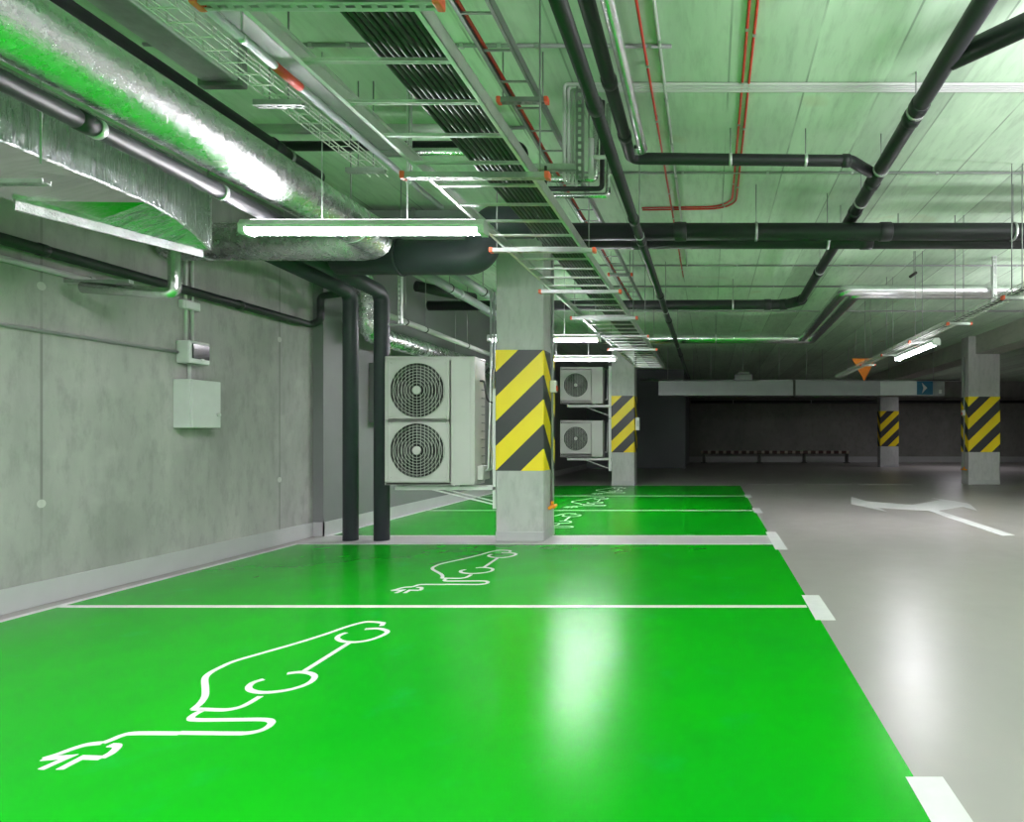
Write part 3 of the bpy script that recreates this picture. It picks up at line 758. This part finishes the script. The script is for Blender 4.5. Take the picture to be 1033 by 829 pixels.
pipe('loose_cable', 'black cable hanging down to the wide ladder', 'cable', [(-1.15, 4.28, H+1.88), (-1.15, 4.28, H+1.66), (-1.12, 4.32, H+1.55)], .01, M['cable'], .05, n=8)

# ceiling conduits
def cz(r): return CEIL-r-.002
def conduit(label, pts, r, mat, bend=0, ticks=(), group=None, name='ceiling_conduit'):
    path = [Vector(p) for p in pts]
    if bend: path = fillet(path, bend)
    T = thing(name, label, 'conduit', path[0], group)
    link('tube', MB().tube(path, r, 8), M[mat], T)
    for f in ticks:
        p, d = at_len(path, f); link('clip', MB().box(p-V(.012, .012, r*1.3), V(p.x+.012, p.y+.012, CEIL-.0015)), M['galv'], T)
    return T
tk = [i/14+.03 for i in range(14)]
conduit('red conduit pair on the ceiling, outer one curving to the left', [(.265, -.5, cz(.009)), (.27, 6.72, cz(.009)), (-.75, 6.76, cz(.009))], .009, 'red', .3, tk, 'curving red conduits', 'red_conduit')
conduit('red conduit pair on the ceiling, inner one curving to the left', [(.215, -.5, cz(.009)), (.225, 6.66, cz(.009)), (-.75, 6.70, cz(.009))], .009, 'red', .28, tk, 'curving red conduits', 'red_conduit')
conduit('single straight red conduit on the ceiling right of the foil pipe', [(-.42, -.5, cz(.033)), (-.425, 9.5, cz(.033))], .009, 'red', 0, tk, None, 'red_conduit')
conduit('single pale conduit on the ceiling next to the straight red one', [(-.31, -.5, cz(.012)), (-.345, 9.0, cz(.012))], .012, 'conduit', 0, tk)
conduit('thin conduit crossing the ceiling above the cable ladders, nearest', [(-3.6, 3.9, cz(.012)), (-.25, 3.92, cz(.012))], .012, 'conduit_dark', 0, tk)
conduit('thin dark conduit crossing the ceiling behind the short black pipe', [(-2.2, 5.8, cz(.012)), (9, 5.8, cz(.012))], .012, 'conduit_dark', 0, tk)
conduit('thin conduit crossing the ceiling just beyond the twin drain pipes', [(-2.4, 8.95, cz(.012)), (9, 8.95, cz(.012))], .013, 'conduit_dark', 0, tk)
conduit('thin conduit crossing the ceiling above the drain pipe bend', [(-2.4, 10.2, cz(.014)), (6.5, 10.2, cz(.014))], .014, 'conduit_dark', 0, tk)
conduit('thin conduit crossing the ceiling behind the bent foil pipes', [(-2.4, 12.2, cz(.015)), (6.5, 12.2, cz(.015))], .015, 'conduit_dark', 0, tk)
conduit('conduit along the ceiling over the left ladders, nearest the wall', [(-4.2, 4.95, cz(.014)), (-1.5, 4.95, cz(.014))], .014, 'conduit_dark', 0, tk)
# threaded rods that end in mid air at the right
for i, (x, y0, y1, d) in enumerate(((906, 228, 262, 6.9), (922, 260, 283, 8.3))):
    a, b_ = P(x, y0, d), P(x, y1, d)
    T = thing('ceiling_anchor', ('dark tilted anchor stub beneath the twin pipes, upper', 'dark tilted anchor stub beneath the twin pipes, lower')[i], 'hanger', V(a.x, a.y, CEIL))
    link('rod', MB().tube([V(a.x, a.y, CEIL), V(a.x, a.y, CEIL-.32)], .006, 6), M['galv_dark'], T)
    link('stub', MB().tube([V(a.x+.03, a.y, CEIL-.29), V(a.x-.07, a.y-.05, CEIL-.36)], .02, 10), M['rail_dark'], T)

# ================================================================== WALL BOXES
T = thing('breaker_box', 'small grey wall box with a dark window, above the blank one', 'electrical box', (XL, 5.6, 1.8))
b = MB(); b.box((XL, 5.48, 1.855), (XL+.12, 5.71, 2.06), .012); link('case', b, M['box_grey'], T)
b = MB(); b.box((XL+.115, 5.51, 1.90), (XL+.13, 5.695, 2.035), .006); link('window', b, M['black_glass'], T)
b = MB(); b.box((XL+.12, 5.60, 1.885), (XL+.135, 5.63, 1.905), .003); link('latch', b, M['white_metal'], T)
T = thing('wall_cabinet', 'blank light grey metal cabinet on the concrete wall', 'electrical box', (XL, 5.6, 1.28))
b = MB(); b.box((XL, 5.45, 1.275), (XL+.15, 5.77, 1.71), .006); link('case', b, M['box_grey'], T)
b = MB(); b.box((XL+.153, 5.452, 1.278), (XL+.172, 5.768, 1.707), .005); dr = link('door', b, M['box_grey'], T)
b = MB(); b.tube([(XL+.172, 5.735, 1.40), (XL+.19, 5.735, 1.40)], .017, 12); link('lock', b, M['galv_light'], dr)
conduit('thin grey conduit running along the wall into the small wall box', [(XL+.016, -.8, H+.74), (XL+.016, 5.48, H+.75)], .014, 'conduit_dark', 0, (), None, 'wall_conduit')
for i in range(2):
    conduit(('pale upright conduit above the small wall box, nearer one', 'pale upright conduit above the small wall box, farther one')[i], [(XL+.02, 5.56+.07*i, 2.06), (XL+.02, 5.56+.07*i, 3.2)], .014, 'conduit', 0, (), None, 'wall_conduit')
conduit('short upright conduit between the two wall boxes', [(XL+.02, 5.60, 1.71), (XL+.02, 5.60, 1.855)], .014, 'conduit', 0, (), None, 'wall_conduit')
T = thing('junction_box', 'small junction box on the wall where the upright conduits meet', 'electrical box', (XL, 5.55, 2.35))
b = MB(); b.box((XL+.0, 5.5, 2.35), (XL+.05, 5.69, 2.43), .01); link('case', b, M['box_grey'], T)
b = MB(); b.box((XL+.05, 5.52, 2.36), (XL+.056, 5.67, 2.42), .003); link('lid', b, M['box_grey'], T)
T = thing('wall_panel', 'grey electrical panel on the painted wall behind the risers', 'electrical box', (XP, 8.4, 1.35))
b = MB(); b.box((XP, 8.35, 1.38), (XP+.14, 8.8, 2.2), .008); link('case', b, M['paintwall'], T)
b = MB(); b.box((XP+.142, 8.36, 1.39), (XP+.155, 8.79, 2.19), .004); link('door', b, M['paintwall'], T)
T = thing('column_socket', 'small white box on the side of the second column', 'electrical box', (-1.86, 15.1, 1.35))
b = MB(); b.box((-1.855, 15.1, 1.35), (-1.755, 15.25, 1.66), .01); link('case', b, M['white_metal'], T)
b = MB(); b.box((-1.83, 15.08, 1.44), (-1.775, 15.1, 1.58), .004); link('lid', b, M['conduit'], T)

# conduit with box and amber clip, on the flank of a column
def flank(label, x, y, s, zt):
    T = thing('column_cable', label, 'conduit', (x, y, .3))
    link('tube', MB().tube([(x+s*.022, y, .42), (x+s*.022, y, zt)], .016, 10), M['conduit_dark'], T)
    b = MB(); b.box((x+s*.004, y-.045, 1.72), (x+s*.075, y+.045, 1.86), .008); bo = link('call_box', b, M['white_metal'], T)
    b = MB(); b.box((x+s*.074, y-.03, 1.735), (x+s*.085, y+.03, 1.80), .004); link('red_cover', b, M['orange'], bo)
    b = MB(); b.box((x-s*.0, y-.06, .345), (x+s*.07, y+.06, .385), .014); b.tube([(x+s*.03, y-.15, .365), (x+s*.03, y+.15, .365)], .02, 12); b.tube([(x+s*.022, y, .385), (x+s*.022, y, .43)], .02, 10)
    link('amber_plug', b, M['amber'], T)
    return T
flank('thin cable with a red-faced box and amber plug on the first striped column', -1.905, 7.3, 1, 3.4)
flank('thin cable with an amber plug on the wide striped column by the beam', 6.412, 15.5, -1, 3.2)

# ================================================================== OUTDOOR UNITS
def sq_hole(b, cx, cz, s, r, y, n=48):
    """square plate with a round hole in the xz plane"""
    o = []; i_ = []
    for k in range(n):
        a = 2*PI*k/n+PI/4*0; c, sn = math.cos(a), math.sin(a); m_ = s/max(abs(c), abs(sn))
        o.append(b.bm.verts.new((cx+c*m_, y, cz+sn*m_))); i_.append(b.bm.verts.new((cx+c*r, y, cz+sn*r)))
    for k in range(n): b.face([o[k], o[(k+1) % n], i_[(k+1) % n], i_[k]])
    return o, i_
def outdoor_unit(label, x0, x1, y0, y1, z0, z1, fans, fr, px, group=None, name='outdoor_unit'):
    """front face at y0 looking towards -y; fans = list of centre heights, px = fan centre x, fr = fan radius"""
    T = thing(name, label, 'outdoor unit', ((x0+x1)/2, (y0+y1)/2, z0), group)
    hs = (z1-z0)/len(fans)/2*.985 if len(fans) > 1 else min((z1-z0)/2*.97, px-x0-.012)
    split = px+(px-x0)
    b = MB(); b.box((x0+.006, y0+.16, z0+.02), (x1-.006, y1, z1-.02), .008)
    b.box((split, y0, z0+.02), (x1, y0+.165, z1-.02), .008)
    b.box((x0, y0+.004, z0+.02), (x0+.012, y0+.165, z1-.02)); b.box((x0, y0+.004, z0), (split+.005, y0+.165, z0+.035)); b.box((x0, y0+.004, z1-.05), (split+.005, y0+.165, z1-.02))
    b.box((x0, y0-.002, z1-.025), (x1, y1, z1), .008); b.box((x0+.01, y0+.004, z0-.0), (x1-.01, y1-.01, z0+.03), .004)
    link('casing', b, M['ac'], T)
    b = MB(); b.box((x1-.055, y0-.006, z0+.05), (x1-.045, y0, z1-.04)); b.box((split+.01, y0-.006, z0+.05), (split+.016, y0, z1-.04)); link('panel_trim', b, M['ac'], T)
    # side grille on the right flank
    b = MB()
    for k in range(12): b.box((x1, y0+.2, z0+.12+k*(z1-z0-.3)/12), (x1+.006, y1-.03, z0+.135+k*(z1-z0-.3)/12))
    link('side_louvre', b, M['galv_dark'], T)
    for cz_ in fans:
        b = MB()
        o, i1 = sq_hole(b, px, cz_, min(hs, px-x0-.004), fr, y0)
        # rim turns inward
        n = len(i1)
        ob = [b.bm.verts.new(v.co+V(0, .02, 0)) for v in o]
        for k in range(n): b.face([o[k], ob[k], ob[(k+1) % n], o[(k+1) % n]])
        fp = link('fan_panel', b, M['ac'], T)
        b = MB(); g_ = [[b.bm.verts.new((px+math.cos(2*PI*k/n)*q, yy, cz_+math.sin(2*PI*k/n)*q)) for k in range(n)] for q, yy in ((fr+.004, y0+.003), (fr*.98, y0+.13))]
        for k in range(n):
            f = b.face([g_[0][k], g_[0][(k+1) % n], g_[1][(k+1) % n], g_[1][k]])
            if f: f.smooth = True
        link('shroud', b, M['ac_dark'], T)
        b = MB(); s_ = min(hs, px-x0)-.02   # raised square frame
        for sx in (-1, 1):
            b.bar((px+sx*s_, y0-.004, cz_-s_), (px+sx*s_, y0-.004, cz_+s_), .012, .012); b.bar((px-s_, y0-.004, cz_+sx*s_), (px+s_, y0-.004, cz_+sx*s_), .012, .012)
            for sz in (-1, 1): b.tube([(px+sx*(s_-.03), y0+.002, cz_+sz*(s_-.03)), (px+sx*(s_-.03), y0-.01, cz_+sz*(s_-.03))], .012, 8)
        link('panel_frame', b, M['ac'], fp)
        b = MB(); b.tube([(px, y0+.125, cz_), (px, y0+.14, cz_)], fr*.97, 40); link('coil', b, M['ac_coil'], T)
        b = MB()
        for k in range(3):      # broad swept blades
            a0 = 2*PI*k/3+.4; vs = []
            for q in range(9):
                t_ = q/8
                row = []
                for u in (0, .5, 1):
                    a = a0+u*1.35*(1-.15*t_)+t_*.25; rr = fr*(.2+.72*t_)
                    row.append((px+math.cos(a)*rr, y0+.105-.06*u, cz_+math.sin(a)*rr))
                vs.append(row)
            for off in (0, .006):
                g = [[b.bm.verts.new((p_[0], p_[1]+off, p_[2])) for p_ in row] for row in vs]
                for r0, r1 in zip(g, g[1:]):
                    for c_ in range(2):
                        f = b.face([r0[c_], r1[c_], r1[c_+1], r0[c_+1]])
                        if f: f.smooth = True
        link('fan_blades', b, M['ac_dark'], T)
        b = MB(); kk = 8 if fr > .28 else 6
        for k in range(1, kk+1): b.ring((px, y0-.012-.01*(1-k/kk), cz_), (0, 1, 0), fr*(.16+.84*k/kk), .0032, 40, 5)
        nv = 15 if fr > .28 else 11
        for k in range(nv):
            xx = -fr*.97+2*fr*.97*k/(nv-1); hh = math.sqrt(max(0, fr*fr-xx*xx)); r_in = fr*.14
            if abs(xx) < r_in: 
                b.bar((px+xx, y0-.02, cz_+r_in), (px+xx, y0-.012, cz_+hh), .004, .004); b.bar((px+xx, y0-.02, cz_-r_in), (px+xx, y0-.012, cz_-hh), .004, .004)
            else: b.bar((px+xx, y0-.014, cz_-hh), (px+xx, y0-.014, cz_+hh), .004, .004)
        gd = link('fan_guard', b, M['wire'], T)
        b = MB(); b.tube([(px, y0-.034, cz_), (px, y0-.03, cz_), (px, y0-.012, cz_)], fr*.16, 24, radii=[fr*.13, fr*.16, fr*.16]); link('guard_hub', b, M['ac'], gd)
    for sx in (.16, .8):
        b = MB(); x = x0+(x1-x0)*sx; b.box((x-.03, y0+.02, z0-.02), (x+.03, y1-.02, z0+.002), .004); link('foot', b, M['galv_dark'], T)
    return T
UY0, UY1 = 6.95, 7.29
T = outdoor_unit('tall ivory outdoor unit with two stacked fans beside the first column', -3.688, -2.668, UY0, UY1, .65, 2.105, [1.72, 1.04], .308, -3.315)
b = MB(); b.box((-2.668, 7.02, .70), (-2.60, 7.24, .86), .01); link('valve_cover', b, M['ac'], T)
b = MB()
for k in range(2): b.tube(fillet([(-2.60, 7.08+.1*k, .80), (-2.56, 7.08+.1*k, .82), (-2.545, 7.12+.1*k, 1.9), (-2.545, 7.12+.1*k, 2.9)], .05), .014, 10)
link('refrigerant_pipe', b, M['galv_light'], T)
b = MB(); b.tube(fillet([(-2.665, 7.1, 1.84), (-2.62, 7.1, 1.84), (-2.58, 7.1, 1.60), (-2.48, 7.12, 1.58)], .07), .012, 10); link('supply_cable', b, M['cable'], T)
T = thing('unit_bracket', 'white steel wall bracket carrying the two-fan unit', 'bracket', (-2.48, 7.2, .38))
link('mounting_plate', MB().box((-2.505, 7.05, 1.5), (-2.464, 7.42, 1.54), .003), M['white_metal'], T)
for y in (7.06, 7.40):
    link('post', MB().box((-2.50, y-.02, .37), (-2.464, y+.02, 1.75), .003), M['white_metal'], T)
for y in (7.06, 7.25):
    link('arm', MB().box((-3.62, y-.02, .585), (-2.464, y+.02, .625), .003), M['white_metal'], T)
    link('brace', MB().bar((-3.2, y, .59), (-2.5, y, .42), .025, .012), M['white_metal'], T)
for z0, lab, bl in ((1.99, 'upper one-fan outdoor unit on the second column', 'white bracket under the upper one-fan unit'), (.695, 'lower one-fan outdoor unit on the second column', 'white bracket under the lower one-fan unit')):
    outdoor_unit(lab, -3.65, -2.62, 14.9, 15.24, z0, z0+.89, [z0+.45], .29, -3.27, 'stacked one-fan units')
    T = thing('unit_bracket', bl, 'bracket', (-2.5, 15.1, z0-.3))
    for y in (15.05, 15.35):
        link('post', MB().box((-2.50, y-.025, z0-.35), (-2.430, y+.025, z0+.93), .003), M['white_metal'], T)
    for y in (15.0, 15.2):
        link('arm', MB().box((-3.5, y-.025, z0-.08), (-2.430, y+.025, z0-.024), .003), M['white_metal'], T)
    link('mounting_plate', MB().box((-2.505, 15.02, z0+.6), (-2.43, 15.38, z0+.64), .003), M['white_metal'], T)
    link('brace', MB().bar((-3.1, 15.05, z0-.06), (-2.5, 15.05, z0-.28), .03, .015), M['white_metal'], T)
    link('refrigerant_pipe', MB().tube(fillet([(-2.61, 15.15, z0+.12), (-2.56, 15.15, z0+.1), (-2.54, 15.15, z0+.85)], .04), .014, 8), M['galv_light'], T)

# ================================================================== BACK OF THE GARAGE
D = 17.0
def pz(y, d=D): return H-(y-VY)*d/F
def pxx(x, d=D): return (x-VX)*d/F
T = thing('long_duct', 'long flat grey sheet duct hung across the lane at the back', 'duct', (pxx(750), D+.15, pz(399)))
for a, b_ in ((664, 800.5), (802, 953)):
    b = MB(); b.box((pxx(a), D, pz(399)), (pxx(b_), D+.5, pz(384)), .01); link('duct_section', b, M['duct'], T)
b = MB(); b.box((pxx(800), D-.012, pz(400)), (pxx(802.5), D+.512, pz(383))); link('flange', b, M['rail_dark'], T)
for x in (673, 717, 750, 787, 815, 858, 945):
    link('hanger_rod', MB().tube([(pxx(x), D+.25, pz(385)), (pxx(x), D+.25, CEIL)], .008, 6), M['galv'], T)
b = MB(); b.box((pxx(947), D-.012, pz(397)), (pxx(950), D, pz(393)), .004); link('tag_plate', b, M['white_metal'], T)
T = thing('arrow_sign', 'white sign panel with a blue square and white arrow on the long duct', 'sign', (pxx(915), D-.02, pz(399)))
b = MB(); b.box((pxx(888), D-.03, pz(398.6)), (pxx(941), D-.002, pz(384.4)), .004); link('panel', b, M['sign_white'], T)
b = MB(); b.box((pxx(924.5), D-.036, pz(398.2)), (pxx(940.6), D-.029, pz(384.6)), .002); bl = link('blue_field', b, M['blue'], T)
b = MB(); b.extrude([V(pxx(u), D-.036, pz(v)) for u, v in ((929.5, 386), (934.8, 391.3), (929.5, 397), (931, 391.6))], (0, -.006, 0)); link('arrow_symbol', b, M['sign_white'], bl)
T = thing('ceiling_device', 'grey device box standing on top of the long duct', 'box', (pxx(750), D+.2, pz(384)))
b = MB(); b.box((pxx(741), D+.05, pz(383.8)), (pxx(759.5), D+.4, pz(377)), .03); link('case', b, M['duct'], T)
b = MB(); b.box((pxx(744), D+.08, pz(377.3)), (pxx(757), D+.37, pz(374.5)), .03); link('lid', b, M['duct'], T)
# orange warning triangle
ds = 14.3
T = thing('warning_triangle', 'orange inverted triangle sign hanging above the long duct', 'sign', P(872, 384, ds))
tri = [P(859.5, 361.5, ds), P(883.5, 361.5, ds), P(872, 384.5, ds)]
b = MB(); b.extrude(tri, (0, .02, 0)); link('plate', b, M['orange_sign'], T)
b = MB()
cen = (tri[0]+tri[1]+tri[2])/3
for i in range(3): 
    p_, q_ = tri[i].lerp(cen, .06), tri[(i+1) % 3].lerp(cen, .06); b.bar(p_-V(0, .004, 0), q_-V(0, .004, 0), .008, .012)
link('rim', b, M['orange_sign'], T)
for q in (tri[0].lerp(tri[1], .15), tri[0].lerp(tri[1], .85)):
    link('hanger_rod', MB().tube([q+V(0, .01, -.02), V(q.x, q.y+.01, CEIL)], .006, 6), M['galv_dark'], T)
# bumper rail at the back wall
d = 27.6
T = thing('bumper_rail', 'low red and dark striped barrier rail in front of the back wall', 'barrier', (pxx(783, d), d, 0))
x0, x1 = pxx(707, d), pxx(857, d)
link('rail', MB().box((x0, d-.06, .42), (x1, d+.06, .55), .02), M['railstripe'], T)
for x in (710, 766, 811, 854):
    b = MB(); c = pxx(x, d); b.box((c-.07, d-.05, 0), (c+.07, d+.05, .5), .01); b.box((c-.14, d-.1, 0), (c+.14, d+.1, .03), .008); link('post', b, M['rail_dark'], T)
# door-like grey panel on the rear left wall
b = MB(); b.box((-1.06, 22.94, 0), (-1.0, 23.0, 2.95)); b.box((-1.0, 22.98, 0), (-.95, 23.05, 2.95)); struct('trim_1', b, M['darkwall'])

# ================================================================== WORLD, CAMERA, VIEW
w = bpy.data.worlds.new('World'); sc.world = w; w.use_nodes = True
w.node_tree.nodes['Background'].inputs[0].default_value = (.6, .65, .7, 1); w.node_tree.nodes['Background'].inputs[1].default_value = .1
cam = bpy.data.cameras.new('Camera'); co = bpy.data.objects.new('Camera', cam); C.objects.link(co)
co.location = (0, 0, H); co.rotation_euler = (PI/2, 0, 0)
cam.sensor_width = 36; cam.sensor_fit = 'HORIZONTAL'; cam.lens = F/1033*36
cam.shift_x = (516.5-VX)/1033; cam.shift_y = (VY-414.5)/1033
cam.clip_start = .05; cam.clip_end = 100
sc.camera = co
sc.view_settings.view_transform = 'Standard'; sc.view_settings.look = 'None'; sc.view_settings.gamma = 1
sc.view_settings.use_curve_mapping = False
sc.view_settings.exposure = 1.42
sc.cycles.max_bounces = 10; sc.cycles.diffuse_bounces = 6; sc.cycles.glossy_bounces = 4
sc.cycles.sample_clamp_indirect = 6
